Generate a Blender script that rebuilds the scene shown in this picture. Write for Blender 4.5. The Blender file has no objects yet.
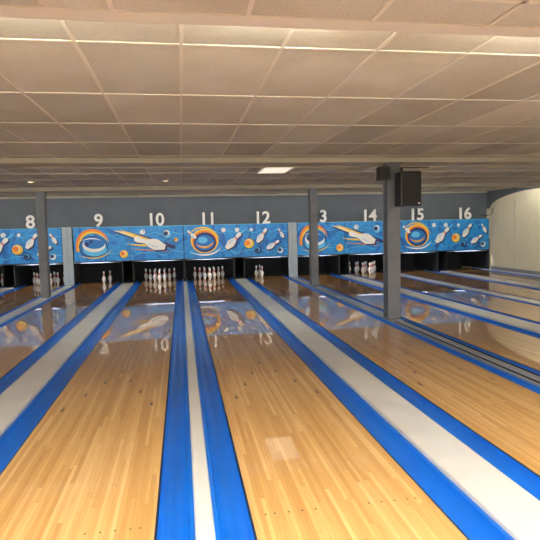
import bpy, bmesh, math, random
from mathutils import Vector, Matrix
random.seed(4)
S=bpy.context.scene
try:
    S.view_settings.view_transform='Standard'
    S.view_settings.look='None'
except Exception as e: print(e)

# ------------------------------------------------------------ materials
def mat(name,col,rough=.5,metal=0,coat=0,emit=None,es=0,spec=.5):
    m=bpy.data.materials.new(name); m.use_nodes=True
    b=m.node_tree.nodes['Principled BSDF']
    b.inputs['Base Color'].default_value=(*col,1)
    b.inputs['Roughness'].default_value=rough
    b.inputs['Metallic'].default_value=metal
    b.inputs['Coat Weight'].default_value=coat
    b.inputs['Coat Roughness'].default_value=.04
    b.inputs['Specular IOR Level'].default_value=spec
    if emit:
        b.inputs['Emission Color'].default_value=(*emit,1)
        b.inputs['Emission Strength'].default_value=es
    return m
class NB:
    def __init__(s,m): s.t=m.node_tree; s.n=s.t.nodes; s.l=s.t.links; s.b=s.n['Principled BSDF']
    def node(s,t,**k):
        x=s.n.new(t)
        for a,b in k.items(): setattr(x,a,b)
        return x
    def val(s,x,sock):
        if isinstance(x,(int,float)): sock.default_value=x
        else: s.l.new(x,sock)
    def math(s,op,a,b=0,c=None):
        x=s.node('ShaderNodeMath',operation=op); s.val(a,x.inputs[0]); s.val(b,x.inputs[1])
        if c is not None: s.val(c,x.inputs[2])
        return x.outputs[0]
    def comb(s,x,y,z=0):
        c=s.node('ShaderNodeCombineXYZ'); s.val(x,c.inputs[0]); s.val(y,c.inputs[1]); s.val(z,c.inputs[2]); return c.outputs[0]
    def pos(s):
        g=s.node('ShaderNodeNewGeometry'); p=s.node('ShaderNodeSeparateXYZ'); s.l.new(g.outputs['Position'],p.inputs[0]); return g.outputs['Position'],p.outputs
    def ramp(s,f,stops,interp='LINEAR'):
        r=s.node('ShaderNodeValToRGB'); r.color_ramp.interpolation=interp
        e=r.color_ramp.elements
        while len(e)<len(stops): e.new(.5)
        for i,(p,c) in enumerate(stops): e[i].position=p; e[i].color=(*c,1)
        s.l.new(f,r.inputs[0]); return r.outputs[0]
    def mix(s,f,a,b,mode='MIX'):
        m=s.node('ShaderNodeMix',data_type='RGBA',blend_type=mode); s.val(f,m.inputs[0])
        for v,k in ((a,6),(b,7)):
            if isinstance(v,tuple): m.inputs[k].default_value=(*v,1)
            else: s.l.new(v,m.inputs[k])
        return m.outputs[2]
    def noise(s,vec,scale,detail=2,dist=0):
        n=s.node('ShaderNodeTexNoise'); s.l.new(vec,n.inputs['Vector']); n.inputs['Scale'].default_value=scale
        n.inputs['Detail'].default_value=detail; n.inputs['Distortion'].default_value=dist; return n.outputs['Fac']
    def white(s,vec):
        n=s.node('ShaderNodeTexWhiteNoise',noise_dimensions='3D'); s.l.new(vec,n.inputs['Vector']); return n.outputs['Value']

def wood_mat(name):
    m=mat(name,(.7,.45,.2),.35,0,1,spec=.3); k=NB(m)
    P,(x,y,z)=k.pos()
    bx=k.math('DIVIDE',x,.0272); ix=k.math('FLOOR',bx); fx=k.math('FRACT',bx)
    r1=k.white(k.comb(ix,3.3,0))
    yy=k.math('ADD',k.math('DIVIDE',y,1.5),k.math('MULTIPLY',r1,9))
    iy=k.math('FLOOR',yy); fy=k.math('FRACT',yy)
    r2=k.white(k.comb(ix,iy,1))
    c=k.ramp(r2,[(0,(.57,.315,.095)),(.45,(.68,.40,.135)),(.8,(.74,.455,.17)),(1,(.81,.525,.23))])
    g=k.noise(k.comb(k.math('MULTIPLY',x,60),k.math('MULTIPLY',y,2.2),r2),1.6,4,.6)
    c=k.mix(.4,c,k.ramp(g,[(.3,(.74,.62,.5)),(.6,(1,1,1))]),'MULTIPLY')
    edge=k.math('LESS_THAN',fx,.07)
    c=k.mix(k.math('MULTIPLY',edge,.35),c,(.3,.14,.05))
    e2=k.math('LESS_THAN',fy,.004)
    c=k.mix(k.math('MULTIPLY',e2,.5),c,(.3,.14,.05))
    big=k.noise(P,.5,2)
    c=k.mix(.25,c,k.ramp(big,[(.3,(.8,.72,.62)),(.7,(1,1,1))]),'MULTIPLY')
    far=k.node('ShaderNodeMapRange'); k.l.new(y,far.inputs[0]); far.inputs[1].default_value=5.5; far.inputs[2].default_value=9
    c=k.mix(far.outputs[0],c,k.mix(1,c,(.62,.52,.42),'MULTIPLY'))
    k.l.new(c,k.b.inputs['Base Color'])
    return m
WOOD=wood_mat('lane_wood')
k=NB(WOOD); k.b.inputs['Coat Roughness'].default_value=.015; k.b.inputs['Coat IOR'].default_value=1.9

def tile_mat(name,base,x0,y0,px,py):
    m=mat(name,base,.85,spec=.2); k=NB(m); P,(x,y,z)=k.pos()
    ix=k.math('FLOOR',k.math('DIVIDE',k.math('SUBTRACT',x,x0),px)); iy=k.math('FLOOR',k.math('DIVIDE',k.math('SUBTRACT',y,y0),py))
    r=k.white(k.comb(ix,iy,2))
    b=Vector(base)
    c=k.ramp(r,[(0,tuple(b*.84)),(.5,tuple(b)),(1,tuple(b*1.12))])
    n=k.noise(P,1.1,4,.5)
    c=k.mix(.7,c,k.ramp(n,[(.3,(.80,.74,.64)),(.65,(1,1,1))]),'MULTIPLY')
    n2=k.noise(P,60,2)
    c=k.mix(.25,c,k.ramp(n2,[(.35,(.6,.6,.6)),(.55,(1,1,1))]),'MULTIPLY')
    k.l.new(c,k.b.inputs['Base Color'])
    bp=k.node('ShaderNodeBump'); bp.inputs['Strength'].default_value=.25; bp.inputs['Distance'].default_value=.004
    k.l.new(n2,bp.inputs['Height']); k.l.new(bp.outputs[0],k.b.inputs['Normal'])
    return m
def noisy(name,base,rough=.6,scale=2,amt=.4,dark=.75,coat=0,metal=0):
    m=mat(name,base,rough,metal,coat); k=NB(m); P,_=k.pos()
    n=k.noise(P,scale,5,.3); d=Vector(base)*dark
    c=k.ramp(n,[(.3,tuple(d)),(.65,tuple(base))])
    k.l.new(k.mix(amt*2 if amt<.5 else 1,base,c),k.b.inputs['Base Color']); return m

GUT=noisy('gutter_blue',(.004,.15,.66),.3,1.5,.4,.85,.25)
GUTD=mat('gutter_edge_dark',(.006,.02,.06),.4)
CAP=noisy('cap_offwhite',(.62,.61,.57),.35,3,.4,.88,.2)
CAPG=noisy('cap_grey',(.28,.30,.33),.4,3,.4,.8,.2)
BLACK=mat('black_matte',(.012,.012,.014),.7)
BLACKP=mat('black_plastic',(.015,.015,.017),.35)
GREYCOL=noisy('column_grey_paint',(.18,.20,.24),.5,5,.4,.75)
POST=noisy('post_bluegrey',(.36,.43,.50),.5,3,.4,.85)
WALLG=noisy('wall_dark_grey',(.12,.14,.175),.75,1.5,.4,.85)
CREAM=noisy('wall_cream',(.80,.74,.56),.6,1.2,.4,.88)
PIT=mat('pit_dark',(.012,.012,.014),.8)
FLOORM=mat('subfloor',(.1,.1,.1),.8)
KICK=mat('kickback_dark',(.022,.023,.027),.5)
WHITE=mat('sign_white',(.95,.95,.95),.5)
PINW=mat('pin_white',(.92,.91,.89),.25,coat=.5)
PINR=mat('pin_red',(.65,.02,.02),.3)
TB=mat('tbar',(.58,.55,.46),.6)
BEAM=noisy('beam_paint',(.45,.43,.35),.8,2,.4,.85)
ARROW=mat('lane_marker',(.06,.025,.01),.4)
LIGHTP=mat('light_diffuser',(.9,.9,.85),.5,emit=(1,.97,.90),es=41)
LIGHTF=mat('light_diffuser_dim',(.9,.9,.85),.5,emit=(1,.93,.72),es=.8)
TUBE=mat('tube',(.9,.9,.9),.5,emit=(1,.97,.88),es=50)
TUBE2=mat('tube_near',(.9,.9,.9),.5,emit=(1,.95,.80),es=170)
FIX=mat('fixture_white',(.8,.8,.78),.5)
T1=tile_mat('ceiling_tiles',(.52,.51,.44),.0+.04,3.34,.61,1.22)

def artbg():
    m=mat('masking_art_blue',(.02,.25,.7),.35); k=NB(m); P,(x,y,z)=k.pos()
    n=k.noise(P,1.3,3,2.6)
    c=k.ramp(n,[(.25,(.008,.08,.40)),(.42,(.006,.18,.60)),(.5,(.02,.33,.80)),(.56,(.010,.22,.66)),(.72,(.02,.34,.76)),(.8,(.18,.56,.88))])
    k.l.new(c,k.b.inputs['Base Color']); return m
ART=artbg()
AN=mat('art_navy',(.006,.025,.16),.35); AY=mat('art_yellow',(.9,.58,.06),.4); AO=mat('art_orange',(.88,.24,.02),.4)
AW=mat('art_white',(.85,.86,.85),.4); AC=mat('art_cyan',(.10,.52,.88),.4); ACR=mat('art_cream',(.88,.75,.42),.4); AR=mat('art_red',(.6,.03,.02),.4)
AB=mat('art_blue',(.01,.17,.55),.4)

# ------------------------------------------------------------ mesh helper
class MB:
    def __init__(s,name): s.name=name; s.v=[]; s.f=[]; s.mi=[]; s.mats=[]; s.smooth=[]
    def m(s,mt):
        if mt not in s.mats: s.mats.append(mt)
        return s.mats.index(mt)
    def poly(s,pts,mt,sm=False):
        b=len(s.v); s.v+= [tuple(p) for p in pts]; s.f.append(list(range(b,b+len(pts)))); s.mi.append(s.m(mt)); s.smooth.append(sm)
    def box(s,a,b,mt):
        (x0,y0,z0),(x1,y1,z1)=a,b; o=len(s.v)
        s.v+=[(x0,y0,z0),(x1,y0,z0),(x1,y1,z0),(x0,y1,z0),(x0,y0,z1),(x1,y0,z1),(x1,y1,z1),(x0,y1,z1)]
        for f in ([0,3,2,1],[4,5,6,7],[0,1,5,4],[1,2,6,5],[2,3,7,6],[3,0,4,7]):
            s.f.append([o+i for i in f]); s.mi.append(s.m(mt)); s.smooth.append(False)
    def sweepY(s,prof,y0,y1,mats,closed=False,sm=False):
        n=len(prof); o=len(s.v)
        s.v+=[(x,y0,z) for x,z in prof]+[(x,y1,z) for x,z in prof]
        for i in range(n if closed else n-1):
            j=(i+1)%n
            s.f.append([o+i,o+j,o+n+j,o+n+i]); s.mi.append(s.m(mats[i] if isinstance(mats,list) else mats)); s.smooth.append(sm)
        if closed:
            mt=mats[0] if isinstance(mats,list) else mats
            s.f.append([o+i for i in range(n)][::-1]); s.mi.append(s.m(mt)); s.smooth.append(False)
            s.f.append([o+n+i for i in range(n)]); s.mi.append(s.m(mt)); s.smooth.append(False)
    def lathe(s,prof,mats,org=(0,0,0),seg=20,M=None):
        o=len(s.v); n=len(prof)
        for r,z in prof:
            for i in range(seg):
                a=2*math.pi*i/seg; p=Vector((r*math.cos(a),r*math.sin(a),z))
                if M: p=M@p
                s.v.append((p.x+org[0],p.y+org[1],p.z+org[2]))
        for k_ in range(n-1):
            for i in range(seg):
                j=(i+1)%seg
                s.f.append([o+k_*seg+i,o+k_*seg+j,o+(k_+1)*seg+j,o+(k_+1)*seg+i])
                s.mi.append(s.m(mats[k_] if isinstance(mats,list) else mats)); s.smooth.append(True)
        s.f.append([o+i for i in range(seg)][::-1]); s.mi.append(s.m(mats[0] if isinstance(mats,list) else mats)); s.smooth.append(False)
        s.f.append([o+(n-1)*seg+i for i in range(seg)]); s.mi.append(s.m(mats[-1] if isinstance(mats,list) else mats)); s.smooth.append(True)
    def build(s,parent=None,bevel=0):
        me=bpy.data.meshes.new(s.name); me.from_pydata(s.v,[],s.f)
        for mt in s.mats: me.materials.append(mt)
        for p,mi,sm in zip(me.polygons,s.mi,s.smooth): p.material_index=mi; p.use_smooth=sm
        me.update()
        o=bpy.data.objects.new(s.name,me); S.collection.objects.link(o)
        if parent: o.parent=parent
        if bevel:
            b=o.modifiers.new('bevel','BEVEL'); b.width=bevel; b.segments=2; b.limit_method='ANGLE'
        return o
def empty(name,loc=(0,0,0)):
    e=bpy.data.objects.new(name,None); e.location=loc; S.collection.objects.link(e); return e

# ------------------------------------------------------------ dimensions
PITCH=3.45; B0=.07; LW=1.054
Y0,Y1=-1.0,18.1; FLOORZ=-.14
CZ=2.71; SOFZ=2.60; MY=17.0; XL,XR=-10.45,10.45
lanes={}
for kk,(a,b) in {-3:(5,6),-2:(7,8),-1:(9,10),0:(11,12),1:(13,14),2:(15,16)}.items():
    B=B0+PITCH*kk
    lanes[a]=B+.266; lanes[b]=B+2.13

# ------------------------------------------------------------ lanes
def lane(num,x0):
    m=MB('bowling_lane'); x1=x0+LW
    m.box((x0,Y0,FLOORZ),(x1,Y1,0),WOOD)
    zt=.0012
    for i,n in enumerate([5,10,15,20,25,30,35]):
        cx=x0+LW*n/40; cy=5.0+ (3-abs(i-3))*.42; w=.013; L=.13
        m.poly([(cx-w,cy,zt),(cx+w,cy,zt),(cx+w*.9,cy+.06,zt),(cx,cy+L,zt),(cx-w*.9,cy+.06,zt)],ARROW)
    for n in (3,5,8,11,14,26,29,32,35,37):
        cx=x0+LW*n/40; cy=2.9
        m.poly([(cx+.007*math.cos(t*math.pi/5),cy+.007*math.sin(t*math.pi/5),zt) for t in range(10)],ARROW)
    m.build()
for n,x in lanes.items(): lane(n,x)

def gutter(xa,xb,dl,dr):
    m=MB('gutter'); w=xb-xa; lip=.014; fl=.03
    pr=[(xa,-.004),(xa+lip,-.004)]; mt=[GUTD if dl else GUT]
    a0=xa+lip+(0 if dl else fl*.4); a1=xb-lip-(0 if dr else fl*.4)
    if not dl: pr.append((a0,-.006)); mt.append(GUT)
    N=14; r=(a1-a0)/2; c=(a0+a1)/2; dep=min(.07,r*.8)
    for i in range(1,N):
        t=math.pi-math.pi*i/N
        pr.append((c+r*math.cos(t),-.006-dep*math.sin(t))); mt.append(GUT)
    pr.append((a1,-.006)); mt.append(GUT)
    if not dr: pr.append((xb-lip,-.004)); mt.append(GUT)
    pr.append((xb,-.004)); mt.append(GUTD if dr else GUT)
    pr+= [(xb,FLOORZ),(xa,FLOORZ)]; mt+=[GUTD,GUTD,GUTD]
    m.sweepY(pr,Y0,Y1,mt,closed=True,sm=False)
    m.build()
def cap(name,xa,xb,mt,h=.025,yend=Y1):
    m=MB(name); r=.012
    pr=[(xa,FLOORZ),(xa,h-r),(xa+r*.4,h-r*.3),(xa+r,h),(xb-r,h),(xb-r*.4,h-r*.3),(xb,h-r),(xb,FLOORZ)]
    m.sweepY(pr,Y0,yend,mt,closed=True); m.build()
for kk in range(-3,3):
    B=B0+PITCH*kk
    a=B+.266; r1=a+LW; l2=B+2.13
    gutter(r1,r1+.235,True,False); gutter(l2-.235,l2,False,True)
    cap('ball_return_track_cover',r1+.235,l2-.235,CAP,.03,16.9)
for kk in range(-2,3):
    B=B0+PITCH*kk
    wide = kk in (-1,1,2)
    hw=.11 if wide else .052
    gutter(B-.266,B-hw,True,False); gutter(B+hw,B+.266,False,True)
    cap('lane_divider',B-hw,B+hw,CAPG if kk in(1,) else CAP,.02,16.9)
gutter(XR-.296,XR-.06,True,False)
cap('lane_divider',XR-.06,XR-.001,CAP,.03)
gutter(B0-3*PITCH+.03,B0-3*PITCH+.266,False,True)
m=MB('divider_rail')
for x in (B0+PITCH-.085,B0+PITCH+.085-.012):
    m.box((x,Y0,.0205),(x+.012,8.4,.032),BLACK)
m.build()

# ------------------------------------------------------------ room shell
m=MB('floor'); m.box((XL-.2,-7,FLOORZ-.1),(XR+.2,19.6,FLOORZ),FLOORM); m.build()
m=MB('approach_floor'); m.box((XL,-6.8,FLOORZ),(XR,Y0,0),WOOD); m.build()
m=MB('wall_left'); m.box((XL-.2,-7,FLOORZ),(XL,19.6,CZ+.3),CREAM); m.build()
m=MB('wall_right'); m.box((XR,-7,FLOORZ),(XR+.2,19.6,CZ+.3),CREAM)
# grey-painted corner above the rounded end of the cream wall
pts=[(XR-.006,17.29,CZ-.065),(XR-.006,17.29,2.1)]
for i in range(13):
    t=math.pi/2*i/12
    pts.append((XR-.006,17.1-2.6*(1-math.cos(t)),2.1+.50*math.sin(t)))
pts.append((XR-.006,12.0,2.64)); pts.append((XR-.006,12.0,CZ-.01)); pts.append((XR-.006,17.29,CZ-.01))
pts=pts[1:]
m.poly(pts[::-1],WALLG)
m.build()
m=MB('trim_2')
for y in (8.2,10.7,13.2,15.7): m.box((XR-.005,y,.03),(XR,y+.02,2.35),BEAM)
m.box((XR-.02,-6.8,.03),(XR,17,.14),CAPG)
m.build()
cu=bpy.data.curves.new('wall_cable','CURVE'); cu.dimensions='3D'; cu.bevel_depth=.012
spn=cu.splines.new('POLY'); pts=[(10.42,16.9,2.1),(10.38,16.85,1.98),(10.3,16.8,1.88),(10.15,16.9,1.86),(10.0,16.98,1.9)]
spn.points.add(len(pts)-1)
for p,q in zip(spn.points,pts): p.co=(*q,1)
cu.materials.append(BLACK); ob=bpy.data.objects.new('wall_cable',cu); S.collection.objects.link(ob)
m=MB('wall_back'); m.box((XL,-7,FLOORZ),(XR,-6.8,CZ+.3),CREAM); m.build()
m=MB('wall_far'); m.box((XL,19.4,FLOORZ),(XR,19.6,CZ+.3),PIT); m.build()
m=MB('wall_above_masking'); m.box((XL,MY+.3,1.5),(XR,MY+.42,CZ),WALLG); m.build()
m=MB('ceiling'); m.box((XL-.2,-7,CZ),(XR+.2,19.6,CZ+.12),T1); m.build()
m=MB('ceiling_grid')
x=.04-.61*17
while x<XR:
    if x>XL: m.box((x-.012,2.62,CZ-.006),(x+.012,MY+.3,CZ),TB)
    x+=.61
y=3.34
while y<MY+.2:
    m.box((XL,y-.012,CZ-.0065),(XR,y+.012,CZ),TB); y+=1.22
m.build()
T2=tile_mat('soffit_tiles',(.46,.45,.39),.04,.0,.61,1.3)
m=MB('ceiling_soffit'); m.box((XL,-6.8,SOFZ),(XR,2.60,CZ),T2)
m.build()
m=MB('soffit_grid')
x=.04-.61*17+.3
while x<XR:
    if x>XL: m.box((x-.012,-6.8,SOFZ-.006),(x+.012,2.6,SOFZ),TB)
    x+=.61
m.box((XL,2.575,SOFZ-.008),(XR,2.60,SOFZ),TB)
m.box((XL,2.28,SOFZ-.006),(XR,2.304,SOFZ),TB)
m.box((XL,2.60,SOFZ-.008),(XR,2.70,SOFZ+.006),TB)  # trough plate added under the cove tubes to shield the lanes from them
m.build()
for yb,d in ((8.72,.08),(14.12,.09)):
    m=MB('ceiling_beam'); m.box((XL,yb-.28,CZ-d),(XR,yb+.28,CZ),BEAM)
    m.box((XL,yb+.25,CZ-d-.015),(XR,yb+.28,CZ-d),BEAM); m.build()  # back lip added to keep the tubes behind out of lane reflections
m=MB('trim_1'); m.box((XL,MY+.27,CZ-.06),(XR,MY+.3,CZ),BEAM); m.build()

# ------------------------------------------------------------ columns (H sections)
def column(x,y,w,top,name='steel_column'):
    m=MB(name); t=.022
    z0=.02
    m.box((x-w/2,y-w/2,z0),(x+w/2,y-w/2+t,top),GREYCOL)
    m.box((x-w/2,y+w/2-t,z0),(x+w/2,y+w/2,top),GREYCOL)
    m.box((x-t/2,y-w/2+t,z0),(x+t/2,y+w/2-t,top),GREYCOL)
    m.box((x-w/2,y-w/2,z0),(x+w/2,y+w/2,z0+.012),GREYCOL)
    m.box((x-w/2-.03,y-w/2-.03,top-.015),(x+w/2+.03,y+w/2+.03,top),GREYCOL)
    return m.build()
column(B0+PITCH,8.72,.22,CZ-.08)
column(B0+PITCH-.02,14.12,.2,CZ-.09)
column(B0-PITCH,14.12,.2,CZ-.09)

# speaker
sp=empty('wall_speaker',(B0+PITCH+.165,8.45,2.19))
m=MB('cabinet'); m.box((-.17,-.14,-.28),(.19,.12,.28),BLACKP); m.build(sp,.02)
m=MB('grille'); m.box((-.15,-.152,-.26),(.17,-.14,.26),BLACK); m.build(sp,.01)
m=MB('bracket'); m.box((-.14,.12,-.03),(-.09,.16,.03),BLACKP); m.box((-.12,-.02,.27),(-.08,.02,.36),BLACKP); m.box((-.12,-.02,.345),(.36,.02,.36),BLACKP); m.build(sp)
m=MB('badge'); m.box((.12,-.156,-.25),(.15,-.15,-.22),AW); m.build(sp)
pr=empty('security_monitor',(B0+PITCH-.225,8.5,2.45))
m=MB('case'); m.box((-.09,-.1,-.11),(.09,.1,.11),BLACKP); m.build(pr,.012)
m=MB('screen'); m.box((-.07,-.105,-.08),(.07,-.1,.08),BLACK); m.build(pr)
m=MB('arm'); m.box((.09,.02,-.02),(.125,.105,.02),BLACKP); m.build(pr)

# ------------------------------------------------------------ masking units
ZB,ZT=.72,1.74
def circ(cx,cz,r,n=28,a0=0,a1=2*math.pi,rx=1):
    return [(cx+rx*r*math.cos(a0+(a1-a0)*i/n),cz+r*math.sin(a0+(a1-a0)*i/n)) for i in range(n if abs(a1-a0-2*math.pi)<1e-6 else n+1)]
def stroke(pts,ws,N=24):
    L=[];R=[]
    def bz(t):
        p=[Vector(q) for q in pts]
        while len(p)>1: p=[p[i].lerp(p[i+1],t) for i in range(len(p)-1)]
        return p[0]
    for i in range(N+1):
        t=i/N; p=bz(t); d=(bz(min(1,t+.01))-bz(max(0,t-.01))).normalized(); n=Vector((-d.y,d.x))
        w=ws[0]*(1-t)**2+2*ws[1]*t*(1-t)+ws[2]*t*t
        L.append(p+n*w/2); R.append(p-n*w/2)
    return [tuple(q) for q in L+R[::-1]]
PP=[(0,.026),(.05,.042),(.114,.0605),(.17,.052),(.22,.03),(.254,.0228),(.29,.026),(.343,.0323),(.368,.025),(.381,.008)]
def rot2(pts,cx,cz,ang):
    c,sn=math.cos(ang),math.sin(ang)
    return [(cx+x*c-z*sn,cz+x*sn+z*c) for x,z in pts]
def pin2d(cx,cz,L,ang,fat=1):
    s=L/.381; return rot2([(r*s*fat,(h-.19)*s) for h,r in PP]+[(-r*s*fat,(h-.19)*s) for h,r in PP[::-1]],cx,cz,ang)
def pinband(cx,cz,L,ang,h0,h1):
    s=L/.381; return rot2([(.026*s,(h0-.19)*s),(.026*s,(h1-.19)*s),(-.026*s,(h1-.19)*s),(-.026*s,(h0-.19)*s)],cx,cz,ang)
def masking(xa,xb,design):
    par=empty('masking_unit',(xa,MY,ZB)); W=xb-xa; H=ZT-ZB
    m=MB('board'); m.box((0,0,0),(W,.05,H),ART); m.build(par)
    m=MB('frame')
    m.box((-.005,-.012,-.03),(W+.005,.05,0),KICK); m.box((-.005,-.008,H),(W+.005,.05,H+.015),AC)
    m.box((W/2-.006,-.003,0),(W/2+.006,.0,H),AN); m.build(par)
    m=MB('artwork'); lay=[0]; off=lambda:-(.0015+.0012*lay[0])
    sx=W/3.2
    def P(pts,mt):
        y=off(); pp=[(x*sx,y,min(max(z,.004),H-.004)) for x,z in pts]
        ar=sum(pp[i][0]*pp[(i+1)%len(pp)][2]-pp[(i+1)%len(pp)][0]*pp[i][2] for i in range(len(pp)))
        if ar<0: pp=pp[::-1]
        m.poly(pp,mt); lay[0]+=1
    def pin(cx,cz,L,a,band=True):
        P(pin2d(cx+.03,cz-.03,L*1.06,a,1.15),AN); P(pin2d(cx,cz,L,a,1.15),AW)
        if band:
            P(pinband(cx,cz,L,a,.235,.25),AR); P(pinband(cx,cz,L,a,.262,.277),AR)
        P(stroke(rot2([(-.02*L/.38,-.12*L/.38),(-.03*L/.38,-.05*L/.38),(-.01*L/.38,.02*L/.38)],cx,cz,a),(.0,.04,.0),8),AC)
    def ball(cx,cz,r,base,hi,lo):
        P(circ(cx,cz,r*1.08),AN); P(circ(cx,cz,r),base); P(circ(cx-r*.15,cz+r*.2,r*.7),hi) 
        P(circ(cx-r*.3,cz+r*.1,r*.55),lo)
    for q in range(6):
        x=.2+q*.5; P(stroke([(x,.1+.12*(q%3)),(x+.25,.3),(x+.3,-.05+.2*(q%2)),(x+.65,.25)],(.0,.05,.0)),AC)
        P(stroke([(x,.75),(x+.2,1.0),(x+.4,.6),(x+.6,.85)],(.0,.04,.0)),AC)
    if design=='A':
        P(stroke([(.10,.30),(.0,1.05),(.85,1.15),(1.02,.55)],(.05,.17,.0)),AO)
        P(stroke([(.14,.30),(.08,.98),(.78,1.06),(.98,.55)],(.03,.12,.0)),AY)
        P(circ(.56,.44,.33,rx=1.25),AN); P(circ(.56,.44,.30,rx=1.28),AB)
        P(circ(.60,.36,.20,rx=1.7),AC); P(circ(.58,.50,.22,rx=1.5),AW); P(circ(.60,.56,.18,rx=1.7),AB)
        P(stroke([(.3,.45),(.45,.3),(.7,.28),(.85,.42)],(.0,.13,.0)),AW)
        P(stroke([(.22,.62),(.4,.72),(.6,.72),(.8,.62)],(.0,.06,.0)),AW)
        P(circ(.38,.52,.06),AN); P(circ(.5,.6,.05),AN)
        P(stroke([(.12,.2),(.5,.02),(.9,.1),(1.1,.35)],(.0,.07,.0)),AY)
        ball(1.43,.2,.12,AY,ACR,AO)
        P(stroke([(1.2,.86),(1.7,.80),(2.2,.55),(2.95,.36)],(.02,.30,.10)),AN)
        P(stroke([(1.15,.92),(1.6,.82),(2.1,.60),(2.7,.42)],(.0,.20,.04)),ACR)
        P(stroke([(1.3,.95),(1.7,.80),(2.1,.62),(2.7,.42)],(.0,.12,.04)),AY)
        P(stroke([(1.5,.52),(1.9,.40),(2.3,.5),(2.8,.34)],(.0,.12,.0)),AY)
        P(stroke([(1.6,.36),(2.0,.30),(2.4,.28),(2.9,.22)],(.0,.06,.0)),AO)
        pin(2.2,.52,.95,1.25,False)
        ball(2.0,.86,.08,AW,AC,AW); ball(2.72,.78,.13,AC,AW,AN); ball(2.98,.6,.06,AY,ACR,AO)
    else:
        P(circ(.62,.53,.38,rx=1.1),AY); P(circ(.62,.52,.34,rx=1.1),AO)
        P(circ(.63,.49,.31,rx=1.1),AN); P(circ(.62,.48,.24,rx=1.2),AB); P(circ(.56,.56,.10,rx=1.5),AC)
        P(stroke([(.35,.45),(.5,.28),(.8,.3),(.9,.5)],(.0,.12,.0)),AO)
        P(stroke([(.4,.42),(.55,.3),(.75,.32),(.85,.48)],(.0,.05,.0)),AY)
        P(stroke([(.12,.7),(.4,1.1),(.9,1.0),(1.1,.55)],(.0,.10,.0)),AY)
        P(stroke([(.15,.2),(.6,.0),(1.0,.1),(1.12,.35)],(.0,.10,.0)),AW)
        pin(.24,.74,.34,.8)
        P(stroke([(1.15,.2),(1.4,.3),(1.6,.65),(1.95,.95)],(.0,.16,.0)),AC)
        pin(1.5,.52,.66,-.75)
        P(circ(1.2,.86,.07),AW)
        ball(1.98,.42,.15,AY,ACR,AO); ball(1.62,.86,.07,AW,AC,AW)
        pin(2.38,.66,.52,-.6); pin(2.72,.36,.46,-1.0); pin(2.98,.72,.34,.5)
        ball(2.25,.2,.1,AN,AC,AN); P(circ(2.05,.85,.05),AW); ball(2.95,.18,.09,AW,AC,AN)
    m.build(par)
    m=MB('hood'); m.box((0,.05,H-.03),(W,.28,H),KICK); m.build(par)
dv=.16
masking(B0-3*PITCH+.05,B0-2*PITCH-.01,'A')
masking(B0-2*PITCH+.01,B0-PITCH-dv,'B')
masking(B0-PITCH+dv+.02,B0-.01,'A')
masking(B0+.01,B0+PITCH-dv,'B')
masking(B0+PITCH+dv,B0+2*PITCH-dv,'A')
masking(B0+2*PITCH+dv,XR-.1,'B')
for kk in (-1,1,2):
    B=B0+kk*PITCH
    m=MB('machine_divider_post'); m.box((B-dv+.02,MY-.03,.02),(B+dv-.02,MY+.05,ZT+.03),POST); m.box((B-.006,MY-.036,.1),(B+.006,MY-.03,ZT),CAPG); m.build(None,.006)

cen={n:x+LW/2 for n,x in lanes.items()}
PX={8:-4.40,9:-2.45,10:-.76,11:.84,12:2.55,13:4.42,14:6.1,15:7.75,16:9.45}
for n,x in PX.items():
    c=bpy.data.curves.new('lane_number_sign','FONT'); c.body=str(n); c.size=.53; c.extrude=.02; c.offset=.011; c.align_x='CENTER'
    o=bpy.data.objects.new('tmp',c); S.collection.objects.link(o)
    bpy.context.view_layer.update()
    me=bpy.data.meshes.new_from_object(o.evaluated_get(bpy.context.evaluated_depsgraph_get()))
    bpy.data.objects.remove(o)
    me.transform(Matrix.Rotation(math.pi/2,4,'X'))
    zmin=min(v.co.z for v in me.vertices); me.transform(Matrix.Translation((0,0,-zmin)))
    ob=bpy.data.objects.new('lane_number_sign',me); ob.location=(x,MY+.02,ZT+.016); me.materials.clear(); me.materials.append(WHITE); S.collection.objects.link(ob)

# ------------------------------------------------------------ pit, kickbacks, pins
m=MB('pinsetter_kickbacks')
for n,x in lanes.items():
    for e in (x-.26,x+LW+.235):
        if e<XL+.02 or e>XR-.04: continue
        m.box((e,MY+.06,0.03),(e+.022,18.94,ZB+.35),KICK)
m.build()
m=MB('pit_cushion'); m.box((XL,18.95,FLOORZ),(XR,19.05,ZT-.1),PIT); m.build()
m=MB('pinsetter_deck')
for n,x in lanes.items():
    m.box((x-.1,MY+.3,ZB+.12),(x+LW+.1,18.6,ZB+.22),KICK)
    m.box((x-.2,MY+.12,ZB-.06),(x+LW+.2,MY+.16,ZB+.02),CAPG)
m.build()
prof=[(.0258,0),(.0283,.019),(.042,.06),(.0545,.092),(.0605,.114),(.0575,.15),(.045,.19),(.030,.225),(.0240,.24),(.0228,.254),(.0232,.266),(.0245,.28),(.0275,.31),(.0323,.343),(.029,.362),(.018,.376),(.004,.381)]
pm=[PINW]*16
for i in (7,8,10): pm[i]=PINR
spots=[(0,0),(-.1524,.264),(.1524,.264),(-.305,.528),(0,.528),(.305,.528),(-.457,.792),(-.1524,.792),(.1524,.792),(.457,.792)]
for n,sel in {8:range(10),10:range(10),11:range(10),14:range(10),9:[2,5],12:[1,3,7],7:range(10)}.items():
    m=MB('bowling_pins')
    for i in sel:
        dx,dy=spots[i]; m.lathe(prof,pm,(cen[n]+dx,17.22+dy,0.0005),16)
    m.build()
PT=mat('pit_tube',(.9,.9,.9),.5,emit=(1,.97,.9),es=45)
for n,x in lanes.items():
    if x<-8: continue
    m=MB('pit_light'); m.box((x+.1,MY+.07,ZB+.02),(x+LW-.1,MY+.1,ZB+.06),PT); m.build()

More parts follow.
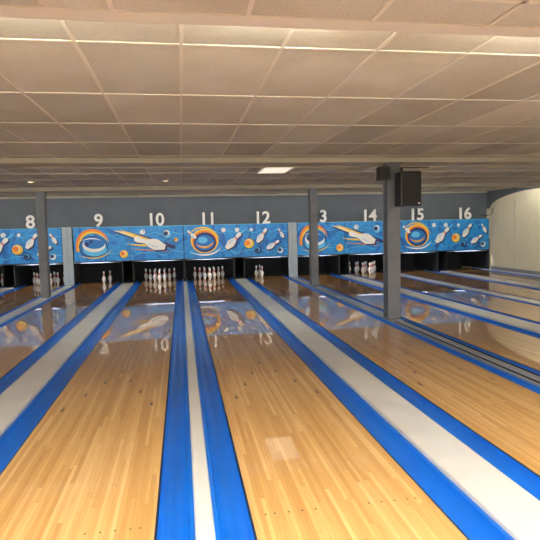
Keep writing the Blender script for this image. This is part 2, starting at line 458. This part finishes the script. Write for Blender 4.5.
# ------------------------------------------------------------ lights
for x in (-7.2,-4.0,-1.0,.53,2.15,4.6,7.5):
    e=empty('cove_light',(x,2.65,2.64))
    m=MB('housing'); m.box((-.45,-.045,-.034),(.45,-.03,.02),FIX); m.build(e)
    m=MB('tube'); m.lathe([(.013,-.44),(.013,.44)],TUBE2,(0,.0,-.015),12,Matrix.Rotation(math.pi/2,4,'Y')); m.build(e)
def panel(x,y,w,l,z,mt=LIGHTP):
    e=empty('ceiling_light_panel',(x,y,z))
    m=MB('diffuser'); m.box((-w/2,-l/2,-.012),(w/2,l/2,-.006),mt); m.build(e)
    m=MB('rim')
    m.box((-w/2-.02,-l/2-.02,-.016),(-w/2,l/2+.02,0),FIX); m.box((w/2,-l/2-.02,-.016),(w/2+.02,l/2+.02,0),FIX)
    m.box((-w/2,-l/2-.02,-.016),(w/2,-l/2,0),FIX); m.box((-w/2,l/2,-.016),(w/2,l/2+.02,0),FIX)
    m.build(e)
for x in (-7.3,-3.65,0,3.65,7.3):
    for y in (-4.5,-1.8,.2,1.7): panel(x,y,1.15,.57,SOFZ-.007)
panel(1.79,10.15,.52,1.0,CZ-.007,LIGHTF)
for nm,yb in (('lane_light',9.04),('baffle_light',14.44)):  # unseen tube rows placed behind the beams to light the far lanes
    for x in (-8.6,-5.15,-1.7,1.75,5.2,8.65):
        e=empty(nm,(x,yb,CZ-.03))
        m=MB('housing'); m.box((-1.65,-.035,-.02),(1.65,-.025,.022),FIX); m.build(e)
        m=MB('tube'); m.lathe([(.02,-1.6),(.02,1.6)],TUBE,(0,0,-.0),12,Matrix.Rotation(math.pi/2,4,'Y')); m.build(e)
DG=mat('downlight_glow',(.9,.6,.3),.5,emit=(1,.7,.35),es=2.5)
for x,y in ((-.3,12.2),(-3.1,12.2),(9.0,12.4),(5.4,12.4)):
    e=empty('ceiling_downlight',(x,y,CZ))
    m=MB('ring'); m.lathe([(.06,-.02),(.075,-.018),(.08,-.001)],FIX,(0,0,0),20); m.build(e)
    m=MB('lamp'); m.lathe([(.045,-.026),(.05,-.0215)],DG,(0,0,0),20); m.build(e)
w=bpy.data.worlds.new('world'); S.world=w; w.use_nodes=True
w.node_tree.nodes['Background'].inputs[0].default_value=(1,.95,.85,1); w.node_tree.nodes['Background'].inputs[1].default_value=.3

# ------------------------------------------------------------ camera from vanishing points
Yc=Vector((-89,40,-540)).normalized()
Xc=Vector((3305,118,-540)); Xc=(Xc-Yc*Xc.dot(Yc)).normalized()
Zc=Xc.cross(Yc)
A=Matrix((Xc,Yc,Zc))
cd=bpy.data.cameras.new('camera'); cd.sensor_width=36; cd.lens=36; cd.clip_start=.05
co=bpy.data.objects.new('camera',cd); S.collection.objects.link(co)
co.matrix_world=Matrix.Translation((0,0,1.61))@A.to_4x4()
S.camera=co
